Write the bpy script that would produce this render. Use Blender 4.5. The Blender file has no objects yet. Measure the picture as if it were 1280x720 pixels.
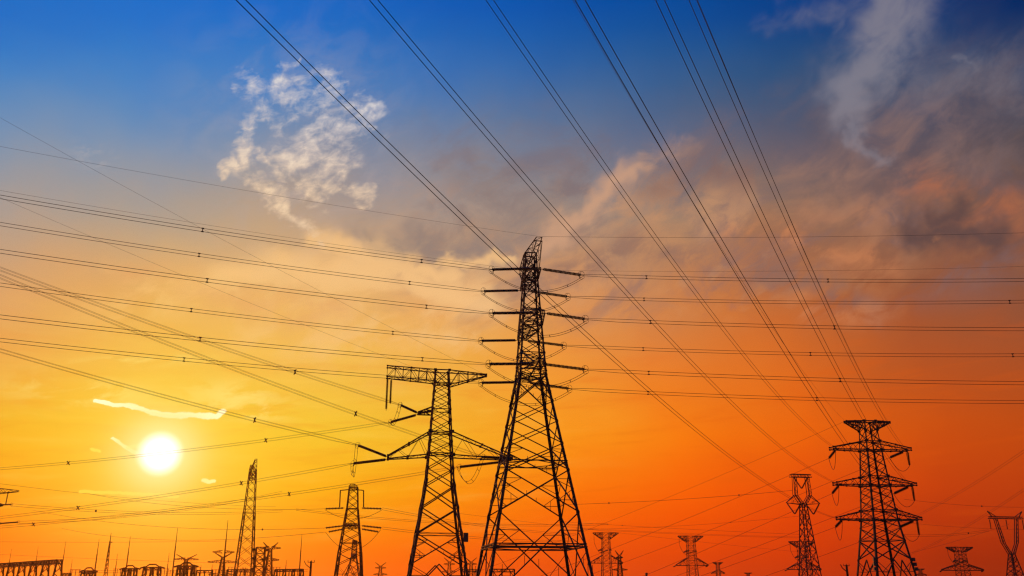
import bpy, math, random
from mathutils import Vector, Matrix
random.seed(7)
R = math.radians
S = bpy.context.scene
COL = S.collection

# ------------------------------------------------------------------ camera
FPX, PITCH, EYE = 1130.0, R(18.4), 1.7
cam = bpy.data.cameras.new('camera'); cam_o = bpy.data.objects.new('camera', cam); COL.objects.link(cam_o)
cam.sensor_width = 36; cam.lens = 36 * FPX / 1280; cam.clip_start = .1; cam.clip_end = 20000
cam_o.location = (0, 0, EYE); cam_o.rotation_euler = (R(90) + PITCH, 0, 0)
S.camera = cam_o
CP, SP = math.cos(PITCH), math.sin(PITCH)

def ray(px, py):
    u, v = px - 640, 360 - py
    return Vector((u, FPX * CP - v * SP, FPX * SP + v * CP))
def P(px, py, Y):                       # point on the sight line of a pixel at distance Y
    d = ray(px, py); return Vector((0, 0, EYE)) + d * (Y / d.y)
def zof(py, Y): return P(640, py, Y).z
def azel(px, py):
    d = ray(px, py).normalized(); return math.atan2(d.x, d.y), math.asin(d.z)

# ------------------------------------------------------------------ exposure
S.view_settings.view_transform = 'Standard'; S.view_settings.look = 'None'
S.view_settings.exposure = 0; S.view_settings.gamma = 1; S.view_settings.use_curve_mapping = False
S.render.engine = 'CYCLES'
S.cycles.use_denoising = True
S.cycles.max_bounces = 2; S.cycles.volume_bounces = 0
S.cycles.filter_width = 1.3
HAZE = 0.00010

# ------------------------------------------------------------------ sun
SUN_PX = (200, 567)
SUN = ray(*SUN_PX).normalized(); SUN_AZ, SUN_EL = azel(*SUN_PX)
sl = bpy.data.lights.new('sun', 'SUN'); sl.energy = 0.9; sl.angle = R(.5); sl.color = (1, .30, .05)
so = bpy.data.objects.new('sun', sl); COL.objects.link(so)
so.rotation_euler = (-SUN).to_track_quat('-Z', 'Y').to_euler(); so.location = (-60, 0, 60)

# ------------------------------------------------------------------ sky (world)
W = bpy.data.worlds.new('World'); S.world = W; W.use_nodes = True
N = W.node_tree.nodes; L = W.node_tree.links; N.clear()
def lin(c):
    f = lambda v: v / 12.92 if v <= .04045 else ((v + .055) / 1.055) ** 2.4
    return [f(max(0, min(255, x)) / 255) for x in c]
def node(t, **k):
    n = N.new(t)
    for a, b in k.items(): setattr(n, a, b)
    return n
def put(sock, v):
    if isinstance(v, bpy.types.NodeSocket): L.new(v, sock)
    else: sock.default_value = v
def M(op, a, b=0.0, c=0.0, clamp=False):
    n = node('ShaderNodeMath', operation=op, use_clamp=clamp)
    put(n.inputs[0], a); put(n.inputs[1], b); put(n.inputs[2], c); return n.outputs[0]
def add(*xs):
    r = xs[0]
    for x in xs[1:]: r = M('ADD', r, x)
    return r
def mul(a, b): return M('MULTIPLY', a, b)
def remap(v, a, b, c=0., d=1., mode='SMOOTHSTEP'):
    n = node('ShaderNodeMapRange', interpolation_type=mode); n.clamp = False   # smoothstep is bounded by itself
    put(n.inputs[0], v)
    for i, x in enumerate((a, b, c, d)): put(n.inputs[1 + i], x)
    return n.outputs[0]
def mix(f, a, b, mode='MIX'):
    n = node('ShaderNodeMix', data_type='RGBA', blend_type=mode); n.clamp_factor = True
    put(n.inputs[0], f)
    for i, x in ((6, a), (7, b)):
        if isinstance(x, (list, tuple)): n.inputs[i].default_value = (*x, 1)[:4]
        else: L.new(x, n.inputs[i])
    return n.outputs[2]
def comb(x, y, z):
    n = node('ShaderNodeCombineXYZ')
    for i, v in enumerate((x, y, z)): put(n.inputs[i], v)
    return n.outputs[0]
def noise(vec, scale, detail=8, rough=.55, dist=0.):
    n = node('ShaderNodeTexNoise'); n.noise_dimensions = '3D'
    L.new(vec, n.inputs['Vector'])
    for k, v in (('Scale', scale), ('Detail', detail), ('Roughness', rough), ('Distortion', dist)): n.inputs[k].default_value = v
    return n.outputs[0]

tc = node('ShaderNodeTexCoord')
vn = node('ShaderNodeVectorMath', operation='NORMALIZE'); L.new(tc.outputs['Generated'], vn.inputs[0]); DIR = vn.outputs[0]
sx = node('ShaderNodeSeparateXYZ'); L.new(DIR, sx.inputs[0])
AZ = M('ARCTAN2', sx.outputs[0], sx.outputs[1]); EL = M('ARCSINE', sx.outputs[2])
# azimuth and height as one point; everything below hangs on it (keeps the shader's stack small)
AE = node('ShaderNodeMapping'); L.new(comb(AZ, EL, 0.), AE.inputs['Vector']); AE = AE.outputs[0]
sx2 = node('ShaderNodeSeparateXYZ'); L.new(AE, sx2.inputs[0]); AZ, EL = sx2.outputs[0], sx2.outputs[1]
def cloudvec(rot, sxx, syy, seed):      # noise space stretched along one direction of the sky
    n = node('ShaderNodeMapping', vector_type='TEXTURE'); L.new(AE, n.inputs['Vector'])
    n.inputs['Location'].default_value = (0, 0, -seed); n.inputs['Rotation'].default_value = (0, 0, R(rot)); n.inputs['Scale'].default_value = (1 / sxx, 1 / syy, 1)
    return n.outputs[0]

# measured sky colours of the place: rows are heights above the skyline, columns go from left to right
GX = [20, 180, 330, 490, 640, 800, 960, 1110, 1260]
GY = [10, 90, 180, 270, 360, 450, 540, 630, 712]
GRID = {
 10:  [(14,108,198),(4,108,202),(0,104,200),(0,96,190),(0,84,174),(0,76,158),(0,64,138),(10,58,120),(0,40,98)],
 90:  [(52,126,198),(56,128,198),(62,126,196),(60,118,188),(52,104,170),(48,94,150),(44,82,128),(60,80,112),(48,66,100)],
 180: [(112,144,182),(116,144,180),(118,140,174),(120,132,160),(110,124,150),(104,112,138),(92,92,112),(98,86,96),(82,70,72)],
 270: [(166,152,148),(170,152,142),(178,154,138),(178,150,134),(166,142,128),(164,134,112),(146,112,94),(140,100,82),(126,86,72)],
 360: [(218,154,108),(222,160,108),(236,178,116),(236,178,112),(226,156,100),(206,136,86),(178,108,68),(156,90,60),(138,82,58)],
 450: [(236,164,82),(238,172,80),(240,184,88),(240,182,80),(242,160,60),(236,132,50),(226,112,36),(188,86,36),(164,78,38)],
 540: [(240,170,28),(238,190,36),(240,198,52),(240,190,46),(250,164,32),(252,132,16),(244,106,10),(216,84,14),(188,72,16)],
 630: [(252,128,0),(246,162,0),(246,166,0),(250,152,2),(255,122,6),(255,98,2),(242,76,4),(212,64,12),(180,56,14)],
 712: [(250,50,0),(252,66,0),(254,82,0),(252,76,2),(244,76,10),(236,68,8),(220,56,8),(190,48,10),(148,38,10)],
}
def grid_col(px, py):
    def seg(g, v):
        v = max(g[0], min(g[-1], v))
        for i in range(len(g) - 1):
            if v <= g[i + 1]: return i, (v - g[i]) / (g[i + 1] - g[i])
    i, fx = seg(GX, px); j, fy = seg(GY, py)
    a, b, c, d = GRID[GY[j]][i], GRID[GY[j]][i + 1], GRID[GY[j + 1]][i], GRID[GY[j + 1]][i + 1]
    return [(a[k] * (1 - fx) + b[k] * fx) * (1 - fy) + (c[k] * (1 - fx) + d[k] * fx) * fy for k in range(3)]
def pix_of(az, el):
    d = Vector((math.sin(az) * math.cos(el), math.cos(az) * math.cos(el), math.sin(el)))
    z = d.y * CP + d.z * SP; v = -d.y * SP + d.z * CP
    return 640 + FPX * d.x / z, 360 - FPX * v / z
ELS = [R(-1 + 40 * i / 24) for i in range(25)]
AZS = [R(a) for a in (-34, -26, -18.5, -11, -4, 3, 10, 17.5, 25, 33)]
EL0, EL1 = R(-10), R(90)
# broad billows bend the colour bands a little
wv = noise(cloudvec(0, 5, 5, 1.2), 1, 3, .55); wv2 = noise(cloudvec(0, 9, 9, 2.7), 1, 3, .6)
bandw = mul(remap(EL, R(11), R(17)), remap(EL, R(36), R(27)))
ELW = add(EL, mul(mul(M('SUBTRACT', wv, .5), .11), bandw)); AZW = add(AZ, mul(M('SUBTRACT', wv2, .5), .10))
ELN = remap(ELW, EL0, EL1, mode='LINEAR')
cols = []
for az in AZS:
    r = node('ShaderNodeValToRGB'); r.color_ramp.interpolation = 'LINEAR'; e = r.color_ramp.elements
    st = [(el, lin(grid_col(*pix_of(az, el)))) for el in ELS]
    top = st[-1][1]
    st.append((R(55), [x * .55 for x in top])); st.append((R(89), [.006, .03, .11]))
    while len(e) < len(st): e.new(.5)
    for q, (el, c) in zip(e, st):
        q.position = (el - EL0) / (EL1 - EL0)
    for q, (el, c) in zip(e, st): q.color = (*c, 1)
    L.new(ELN, r.inputs[0]); cols.append(r.outputs[0])
sky = cols[0]
for i in range(1, len(AZS)): sky = mix(M('MINIMUM', M('MAXIMUM', remap(AZW, AZS[i - 1], AZS[i], mode='LINEAR'), 0.), 1.), sky, cols[i])
# away from the sunset the dusk sky is dull and dark
ABSAZ = M('ABSOLUTE', AZ)
back = mix(remap(EL, 0, R(50)), (.045, .04, .06), (.008, .03, .10))
sky = mix(remap(ABSAZ, R(40), R(110)), sky, back)

def blob(px, py, rx, ry, rot=0.):       # soft elliptical patch of sky, sizes in thousandths of a radian
    az, el = azel(px, py); c, s = math.cos(R(rot)), math.sin(R(rot)); k = math.cos(el)
    du = mul(M('SUBTRACT', AZ, az), k); dv = M('SUBTRACT', EL, el)
    a = add(mul(du, c * 1000 / rx), mul(dv, s * 1000 / rx)); b = add(mul(du, -s * 1000 / ry), mul(dv, c * 1000 / ry))
    return M('EXPONENT', mul(add(mul(a, a), mul(b, b)), -1.0))
def layer(sky, mask, col, op): return mix(mul(mask, op), sky, lin(col))

def warp(scale, amp, detail=3, rough=.6):
    c1 = noise(cloudvec(0, scale, scale, scale), 1, detail, rough); c2 = noise(cloudvec(40, scale, scale, scale + 20), 1, detail, rough)
    return comb(mul(add(AZ, mul(M('SUBTRACT', c1, .5), amp)), .93), add(EL, mul(M('SUBTRACT', c2, .5), amp)), 0.)
def sky_pt(px, py): a_, e_ = azel(px, py); return Vector((a_ * .93, e_, 0))
def V(op, x, y=None, scale=None):
    n = node('ShaderNodeVectorMath', operation=op)
    for i, q in ((0, x), (1, y)):
        if q is not None: put(n.inputs[i], q)
    if scale is not None: put(n.inputs['Scale'], scale)
    return n.outputs['Value'] if op in ('DOT_PRODUCT', 'LENGTH') else n.outputs[0]
def poly(pts, uv):                      # distance (in photo-sized units) from a chain of sky points
    m = None
    for p, q in zip(pts[:-1], pts[1:]):
        A_, B_ = sky_pt(*p), sky_pt(*q); ba = B_ - A_; pa = V('SUBTRACT', uv, A_)
        t = M('MINIMUM', M('MAXIMUM', V('DOT_PRODUCT', pa, ba / ba.length_squared), 0.), 1.)
        d = V('LENGTH', V('SUBTRACT', pa, V('SCALE', ba, None, t)))
        m = d if m is None else M('MINIMUM', m, d)
    return mul(m, 1080.)
def soft(pts, w, uv): q = M('DIVIDE', poly(pts, uv), w); return M('EXPONENT', mul(mul(q, q), -1.0))
def union(*ms):
    r = ms[0]
    for x in ms[1:]: r = M('MAXIMUM', r, x)
    return r
WA = warp(11, .11); WB = warp(22, .055); WC = warp(5, .16, 3); WD = warp(60, .006, 3)
nA = noise(cloudvec(15, 10, 17, 3.1), 1, 7, .6, .5); nB = noise(cloudvec(25, 20, 34, 9.7), 1, 7, .6, .5)
nC = noise(cloudvec(18, 52, 92, 4.4), 1, 6, .62, .4)
# broad mottled veil through the middle of the sky: mauve-grey shadows and peach light
bandm = mul(remap(EL, R(14.5), R(18)), remap(EL, R(32), R(24)))
rgt = remap(AZ, R(-13), R(-2)); bandl = mul(mul(bandm, remap(EL, R(27.5), R(22))), remap(AZ, R(28), R(12), .25, 1.))
sky = layer(sky, mul(mul(remap(nA, .46, .66), bandm), rgt), (122, 102, 106), .55)
sky = layer(sky, mul(mul(remap(nA, .50, .32), bandl), rgt), (216, 150, 98), .30)
sky = layer(sky, mul(mul(remap(nB, .50, .68), bandl), remap(AZ, R(-20), R(-6))), (214, 158, 112), .24)
# grey bank left of the tallest pylon and the peach billows lit below it
bank = union(soft([(470, 292), (540, 300), (600, 305), (640, 318)], 22, WA), mul(soft([(600, 230), (650, 262), (660, 285)], 40, WC), .75))
sky = layer(sky, mul(bank, remap(add(nB, mul(bank, .25)), .42, .72)), (138, 122, 120), .8)
bil = union(soft([(395, 305), (430, 312), (470, 318), (520, 330), (575, 338)], 19, WA), mul(soft([(560, 330), (610, 332), (640, 326)], 11, WB), .95), soft([(300, 330), (420, 334), (540, 356), (620, 372)], 28, WC))
sky = layer(sky, mul(bil, remap(add(nB, mul(bil, .3)), .42, .70)), (246, 194, 134), .85)
veil = union(soft([(180, 380), (300, 372), (420, 362), (560, 380)], 34, WC), soft([(330, 430), (450, 425), (590, 440)], 30, WC))
sky = layer(sky, mul(veil, remap(nB, .38, .66)), (246, 194, 130), .62)
sky = layer(sky, mul(soft([(60, 345), (200, 352), (320, 392), (430, 388)], 26, WC), remap(nA, .44, .64)), (222, 154, 108), .5)
# pink plume right of its tip
plm = union(soft([(688, 300), (705, 282), (738, 258), (768, 236), (800, 208)], 19, WA), mul(soft([(800, 205), (850, 196)], 16, WA), .5))
sky = layer(sky, mul(plm, remap(add(nB, mul(plm, .3)), .44, .78)), (212, 162, 128), .75)
sky = layer(sky, mul(soft([(775, 275), (840, 255), (900, 250)], 26, WA), remap(nB, .36, .6)), (206, 150, 108), .55)
shd = union(soft([(715, 310), (790, 300), (860, 325)], 20, WC), soft([(960, 345), (1040, 360), (1090, 385)], 20, WA), soft([(820, 245), (860, 215), (930, 215)], 22, WC))
sky = layer(sky, mul(shd, remap(nB, .34, .62)), (128, 98, 94), .62)
lit = union(soft([(900, 300), (980, 310), (1090, 330)], 16, WC), soft([(1000, 395), (1070, 400), (1110, 390)], 14, WA))
sky = layer(sky, mul(lit, remap(nB, .38, .62)), (212, 132, 84), .5)
# high grey plume on the right and the dull purple mass beside it
pur = union(mul(blob(1180, 150, 130, 70, 0), .8), mul(blob(1275, 190, 50, 90, 0), .9))
sky = layer(sky, mul(pur, remap(nA, .30, .62)), (90, 80, 88), .6)
pl = union(soft([(1115, -20), (1108, 42), (1098, 85)], 48, WA), soft([(1098, 85), (1070, 105), (1056, 122)], 34, WA), mul(soft([(1052, 118), (1062, 150), (1075, 178), (1100, 196)], 11, WB), .9), mul(soft([(960, 10), (1010, 14), (1045, 30)], 16, WA), .45), mul(soft([(1200, 78), (1225, 80)], 7, WB), .55), mul(soft([(1130, 60), (1160, 120), (1230, 110)], 50, WC), .5))
sky = layer(sky, mul(pl, remap(add(nB, mul(pl, .34)), .36, .92)), (134, 130, 142), .8)
sky = layer(sky, mul(soft([(1020, 215), (1090, 220), (1150, 190), (1180, 195)], 40, WC), remap(nB, .30, .68)), (150, 114, 102), .6)
sky = layer(sky, mul(soft([(1030, 265), (1090, 275), (1120, 290)], 18, WA), remap(nB, .34, .58)), (178, 122, 92), .6)
sky = layer(sky, mul(soft([(1150, 238), (1200, 250), (1250, 262), (1275, 278)], 22, WA), remap(nB, .30, .66)), (188, 108, 70), .6)
drk = union(soft([(1140, 292), (1190, 286), (1240, 294)], 17, WB), soft([(1172, 270), (1200, 268)], 14, WB))
sky = layer(sky, mul(drk, remap(nC, .15, .42)), (96, 72, 70), .9)
# white torn cumulus, upper left
c1 = union(mul(blob(404, 196, 40, 58, 0), .72), mul(blob(356, 138, 42, 40, 0), .56), mul(blob(440, 150, 40, 26, -20), .6), soft([(314, 108), (345, 118), (386, 114), (412, 107)], 15, WB), soft([(343, 100), (327, 140), (318, 165), (303, 186), (298, 206)], 12, WB),
           mul(soft([(282, 204), (314, 222), (343, 240), (357, 266), (379, 280), (397, 296)], 10, WB), .9), soft([(332, 152), (365, 143), (400, 128)], 16, WB),
           soft([(383, 166), (422, 157), (451, 150), (473, 138)], 15, WB), mul(soft([(325, 190), (347, 215), (368, 228)], 7, WB), .8),
           soft([(361, 200), (386, 192), (426, 198)], 19, WB), soft([(375, 224), (404, 226), (430, 237), (458, 251)], 13, WB), soft([(379, 226), (400, 252)], 9, WB),
           mul(soft([(440, 116), (462, 128)], 9, WB), .6), mul(soft([(345, 84), (372, 82)], 7, WB), .55), mul(soft([(297, 92), (317, 92)], 4, WB), .5))
hz1 = blob(378, 175, 95, 95, 0)
sky = layer(sky, mul(hz1, remap(nB, .38, .66)), (168, 164, 176), .45)
d5 = mul(add(mul(c1, .56), mul(M('SUBTRACT', nB, .5), 1.4), mul(M('SUBTRACT', nC, .5), 1.45)), remap(c1, .04, .3))
warmth = remap(EL, R(30), R(22.5)); ccol = mix(warmth, lin((206, 202, 208)), lin((236, 204, 172)))
sky = mix(mul(remap(d5, .10, .86), .82), sky, ccol)
sky = mix(mul(remap(d5, .55, 1.05), .7), sky, mix(warmth, lin((232, 226, 222)), lin((250, 222, 188))))
sky = layer(sky, mul(remap(nC, .46, .64), mul(blob(118, 194, 18, 12, 0), .8)), (176, 172, 178), .5)
# faint streaks everywhere low in the sky
n6 = noise(cloudvec(3, 9, 60, 8.8), 1, 5, .6, .3)
low = mul(remap(EL, R(1), R(5)), remap(EL, R(17), R(11)))
sky = mix(mul(mul(remap(n6, .5, .72), low), mul(remap(AZ, R(12), R(-10)), mul(remap(ABSAZ, R(60), R(35)), .2))), sky, lin((255, 214, 96)), 'MIX')
sky = mix(mul(mul(remap(n6, .5, .30), low), mul(remap(ABSAZ, R(60), R(35)), .22)), sky, lin((226, 90, 10)), 'MIX')
n7 = noise(cloudvec(6, 22, 60, 6.1), 1, 6, .6, .5)
b7 = M('MINIMUM', add(blob(120, 492, 60, 12, 0), blob(290, 495, 44, 14, 0), mul(blob(310, 515, 40, 8, 0), .8), mul(blob(170, 452, 60, 6, 8), .7)), 1.)
sky = layer(sky, mul(remap(n7, .40, .60), b7), (252, 230, 140), .85)
sky = layer(sky, mul(soft([(-40, 704), (60, 694), (130, 700), (180, 706)], 22, WA), remap(nB, .3, .6)), (252, 92, 0), .7)
# bright edge-lit streaks near the sun
PLAIN = comb(mul(AZ, .93), EL, 0.)
def streak(pts, wpx, col, k):
    global sky
    m = soft(pts, wpx, WD); m = add(m, mul(M('SUBTRACT', nC, .5), .6), mul(M('SUBTRACT', n7, .5), .35))
    sky = mix(mul(mul(remap(m, .22, .70), remap(soft(pts, wpx * 1.6, WD), .05, .3)), k), sky, [c * 1.6 for c in lin(col)])
streak([(118, 501), (140, 505), (165, 507), (190, 516), (215, 519)], 2.3, (255, 250, 220), .95)
streak([(190, 516), (215, 520), (245, 519), (270, 521), (279, 514)], 3.5, (255, 250, 226), 1)
streak([(120, 501), (150, 506), (215, 518), (262, 520)], 1.7, (255, 252, 228), 1)
streak([(140, 548), (160, 561), (186, 575)], 1.6, (255, 252, 225), 1)
streak([(146, 552), (158, 560), (184, 574)], 2.3, (255, 250, 215), 1)
streak([(160, 560), (178, 556), (200, 548)], 2.4, (255, 240, 150), .6)
streak([(254, 601), (262, 602), (268, 602)], 2.2, (255, 246, 190), .9)
streak([(100, 615), (150, 616), (222, 620)], 2.0, (250, 216, 84), .5)
streak([(115, 562), (124, 564)], 2.0, (250, 220, 90), .6)
# the sun itself with its aureole
dp = node('ShaderNodeVectorMath', operation='DOT_PRODUCT'); L.new(DIR, dp.inputs[0]); dp.inputs[1].default_value = SUN
ANG = M('ARCCOSINE', M('MINIMUM', dp.outputs['Value'], .9999999))
PXR = 1 / 1180.
sky = mix(M('EXPONENT', mul(M('DIVIDE', ANG, 120 * PXR), -1.0)), sky, lin((244, 206, 36)))
sky = mix(mul(M('EXPONENT', mul(M('DIVIDE', ANG, 48 * PXR), -1.0)), .8), sky, lin((240, 236, 120)))
sky = mix(mul(M('EXPONENT', mul(M('POWER', M('DIVIDE', ANG, 38 * PXR), 2.0), -1.0)), .95), sky, lin((255, 250, 176)))
halo = remap(ANG, 30 * PXR, 11 * PXR)
sky = mix(halo, sky, (1.6, 1.5, 1.3))

bg = node('ShaderNodeBackground'); L.new(sky, bg.inputs[0]); bg.inputs[1].default_value = 1.0
ns = node('ShaderNodeTexSky'); ns.sky_type = 'NISHITA'; ns.sun_disc = False; ns.sun_elevation = SUN_EL; ns.sun_rotation = SUN_AZ
ns.air_density = 1.5; ns.dust_density = 4.0
bgn = node('ShaderNodeBackground'); L.new(ns.outputs[0], bgn.inputs[0]); bgn.inputs[1].default_value = 0.05
ms = node('ShaderNodeMixShader'); ms.inputs[0].default_value = .01; L.new(bg.outputs[0], ms.inputs[1]); L.new(bgn.outputs[0], ms.inputs[2])
out = node('ShaderNodeOutputWorld'); L.new(ms.outputs[0], out.inputs[0])
W.cycles.sampling_method = 'MANUAL'; W.cycles.sample_map_resolution = 512

# ------------------------------------------------------------------ materials
def mat(name, c0, c1, rough, metal=0., scale=2., bump=0.):
    m = bpy.data.materials.new(name); m.use_nodes = True; t = m.node_tree; b = t.nodes['Principled BSDF']
    co = t.nodes.new('ShaderNodeTexCoord'); n = t.nodes.new('ShaderNodeTexNoise'); n.inputs['Scale'].default_value = scale; n.inputs['Detail'].default_value = 6
    r = t.nodes.new('ShaderNodeValToRGB'); r.color_ramp.elements[0].position = .35; r.color_ramp.elements[1].position = .68
    r.color_ramp.elements[0].color = (*c0, 1); r.color_ramp.elements[1].color = (*c1, 1)
    t.links.new(co.outputs['Object'], n.inputs['Vector']); t.links.new(n.outputs[0], r.inputs[0]); t.links.new(r.outputs[0], b.inputs['Base Color'])
    b.inputs['Roughness'].default_value = rough; b.inputs['Metallic'].default_value = metal
    if bump:
        bp = t.nodes.new('ShaderNodeBump'); bp.inputs['Strength'].default_value = bump
        t.links.new(n.outputs[0], bp.inputs['Height']); t.links.new(bp.outputs[0], b.inputs['Normal'])
    return m
STEEL = mat('weathered_galvanised_steel', (.05, .047, .045), (.085, .08, .077), .8, .0, 1.5)
GLARE_STEEL = mat('glare_tinted_steel', (.10, .035, .018), (.13, .06, .035), .85, 0, 1.2)  # red tint of the sun's glare on far steel, put into the base colour
CERAM = mat('brown_glazed_ceramic', (.035, .018, .012), (.055, .028, .018), .5, 0, 3)
CABLE = mat('weathered_aluminium_cable', (.05, .048, .047), (.08, .077, .074), .8, .1, .5)
WOOD = mat('weathered_wood', (.06, .045, .03), (.10, .075, .05), .85, 0, 4)
CONC = mat('grey_concrete', (.20, .19, .18), (.28, .27, .25), .9, 0, .8)
PAINT = mat('grey_enamel_panel', (.10, .10, .105), (.14, .14, .14), .5, 0, 2)
GRASS = mat('dry_field_grass', (.035, .05, .018), (.085, .08, .035), .95, 0, .05, .3)

# ------------------------------------------------------------------ mesh helper
class MB:
    def __init__(s): s.v = []; s.f = []
    def bar(s, p, q, w, h=None):
        p, q = Vector(p), Vector(q); d = q - p
        if d.length < 1e-4: return
        d.normalize(); u = d.cross(Vector((0, 0, 1)))
        if u.length < 1e-3: u = d.cross(Vector((0, 1, 0)))
        u.normalize(); n = d.cross(u); h = w if h is None else h
        a, b = u * (w / 2), n * (h / 2); i = len(s.v)
        for c in (p, q): s.v += [c + a + b, c - a + b, c - a - b, c + a - b]
        s.f += [(i + k, i + (k + 1) % 4, i + 4 + (k + 1) % 4, i + 4 + k) for k in range(4)] + [(i + 3, i + 2, i + 1, i), (i + 4, i + 5, i + 6, i + 7)]
    def ang(s, p, q, w, ix, iy):        # rolled angle section, flanges turned towards ix, iy
        t = w * .22; X, Y = Vector((ix, 0, 0)), Vector((0, iy, 0))
        p, q = Vector(p), Vector(q)
        s.box(p, q, X * w, Y * t); s.box(p + Y * t, q + Y * t, X * t, Y * (w - t))
    def box(s, p, q, a, b):
        i = len(s.v)
        for c in (p, q): s.v += [c, c + a, c + a + b, c + b]
        s.f += [(i + k, i + (k + 1) % 4, i + 4 + (k + 1) % 4, i + 4 + k) for k in range(4)] + [(i + 3, i + 2, i + 1, i), (i + 4, i + 5, i + 6, i + 7)]
    def cuboid(s, c, sz):
        c = Vector(c); s.box(c - Vector((sz[0] / 2, sz[1] / 2, sz[2] / 2)), c + Vector((-sz[0] / 2, -sz[1] / 2, sz[2] / 2)), Vector((sz[0], 0, 0)), Vector((0, sz[1], 0)))
    def lathe(s, p, q, prof, n=8):      # prof: (t along p->q, radius)
        p, q = Vector(p), Vector(q); d = (q - p).normalized(); u = d.cross(Vector((0, 0, 1)))
        if u.length < 1e-3: u = Vector((1, 0, 0))
        u.normalize(); w = d.cross(u); i0 = len(s.v)
        for t, r in prof:
            c = p.lerp(q, t)
            for k in range(n):
                a = 2 * math.pi * k / n; s.v.append(c + (u * math.cos(a) + w * math.sin(a)) * r)
        for j in range(len(prof) - 1):
            for k in range(n):
                a, b = i0 + j * n + k, i0 + j * n + (k + 1) % n; s.f.append((a, b, b + n, a + n))
        s.f.append(tuple(i0 + k for k in reversed(range(n)))); s.f.append(tuple(i0 + (len(prof) - 1) * n + k for k in range(n)))
    def string(s, p, q, r, n=8, pitch=.17):
        ln = (Vector(q) - Vector(p)).length; c = max(4, int(ln / pitch)); prof = [(0, r * .3)]
        for k in range(c):
            prof += [((k + .15) / c, r * .42), ((k + .35) / c, r), ((k + .6) / c, r * .9), ((k + .8) / c, r * .42)]
        s.lathe(p, q, prof + [(1, r * .3)], n)
    def tube(s, pts, r, n=5):
        i0 = len(s.v); pts = [Vector(p) for p in pts]; m = len(pts)
        for j, p in enumerate(pts):
            d = (pts[min(j + 1, m - 1)] - pts[max(j - 1, 0)]).normalized(); u = d.cross(Vector((0, 0, 1)))
            if u.length < 1e-3: u = Vector((1, 0, 0))
            u.normalize(); w = d.cross(u)
            for k in range(n):
                a = 2 * math.pi * k / n; s.v.append(p + (u * math.cos(a) + w * math.sin(a)) * r)
        for j in range(m - 1):
            for k in range(n):
                a, b = i0 + j * n + k, i0 + j * n + (k + 1) % n; s.f.append((a, b, b + n, a + n))
        s.f.append(tuple(i0 + k for k in reversed(range(n)))); s.f.append(tuple(i0 + (m - 1) * n + k for k in range(n)))
    def ring(s, c, axis, rad, r, n=14):
        c, axis = Vector(c), Vector(axis).normalized(); u = axis.cross(Vector((0, 0, 1)))
        if u.length < 1e-3: u = Vector((1, 0, 0))
        u.normalize(); w = axis.cross(u)
        s.tube([c + (u * math.cos(2 * math.pi * k / n) + w * math.sin(2 * math.pi * k / n)) * rad for k in range(n + 1)], r, 4)
    def build(s, name, m, parent=None):
        me = bpy.data.meshes.new(name); me.from_pydata([tuple(v) for v in s.v], [], s.f); me.materials.append(m)
        o = bpy.data.objects.new(name, me); COL.objects.link(o)
        if parent: o.parent = parent
        return o

def tag(o, label=None, cat=None, group=None, kind=None):
    for k, v in (('label', label), ('category', cat), ('group', group), ('kind', kind)):
        if v: o[k] = v
    return o
def thing(name, label, cat, loc, rz=0., group=None):
    o = bpy.data.objects.new(name, None); o.empty_display_size = 1; COL.objects.link(o)
    o.location = loc; o.rotation_euler = (0, 0, rz); return tag(o, label, cat, group)

# ------------------------------------------------------------------ ground
g = MB(); n = 96
rad = [0, 20, 60, 150, 320, 600, 1000, 1600, 2400, 3000]
g.v.append(Vector((0, 0, 0)))
for r in rad[1:]:
    for k in range(n):
        a = 2 * math.pi * k / n; g.v.append(Vector((r * math.cos(a), r * math.sin(a), 0)))
for k in range(n): g.f.append((0, 1 + k, 1 + (k + 1) % n))
for j in range(len(rad) - 2):
    for k in range(n):
        a, b = 1 + j * n + k, 1 + j * n + (k + 1) % n; g.f.append((a, a + n, b + n, b))
tag(g.build('ground', GRASS), kind='structure')

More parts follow.
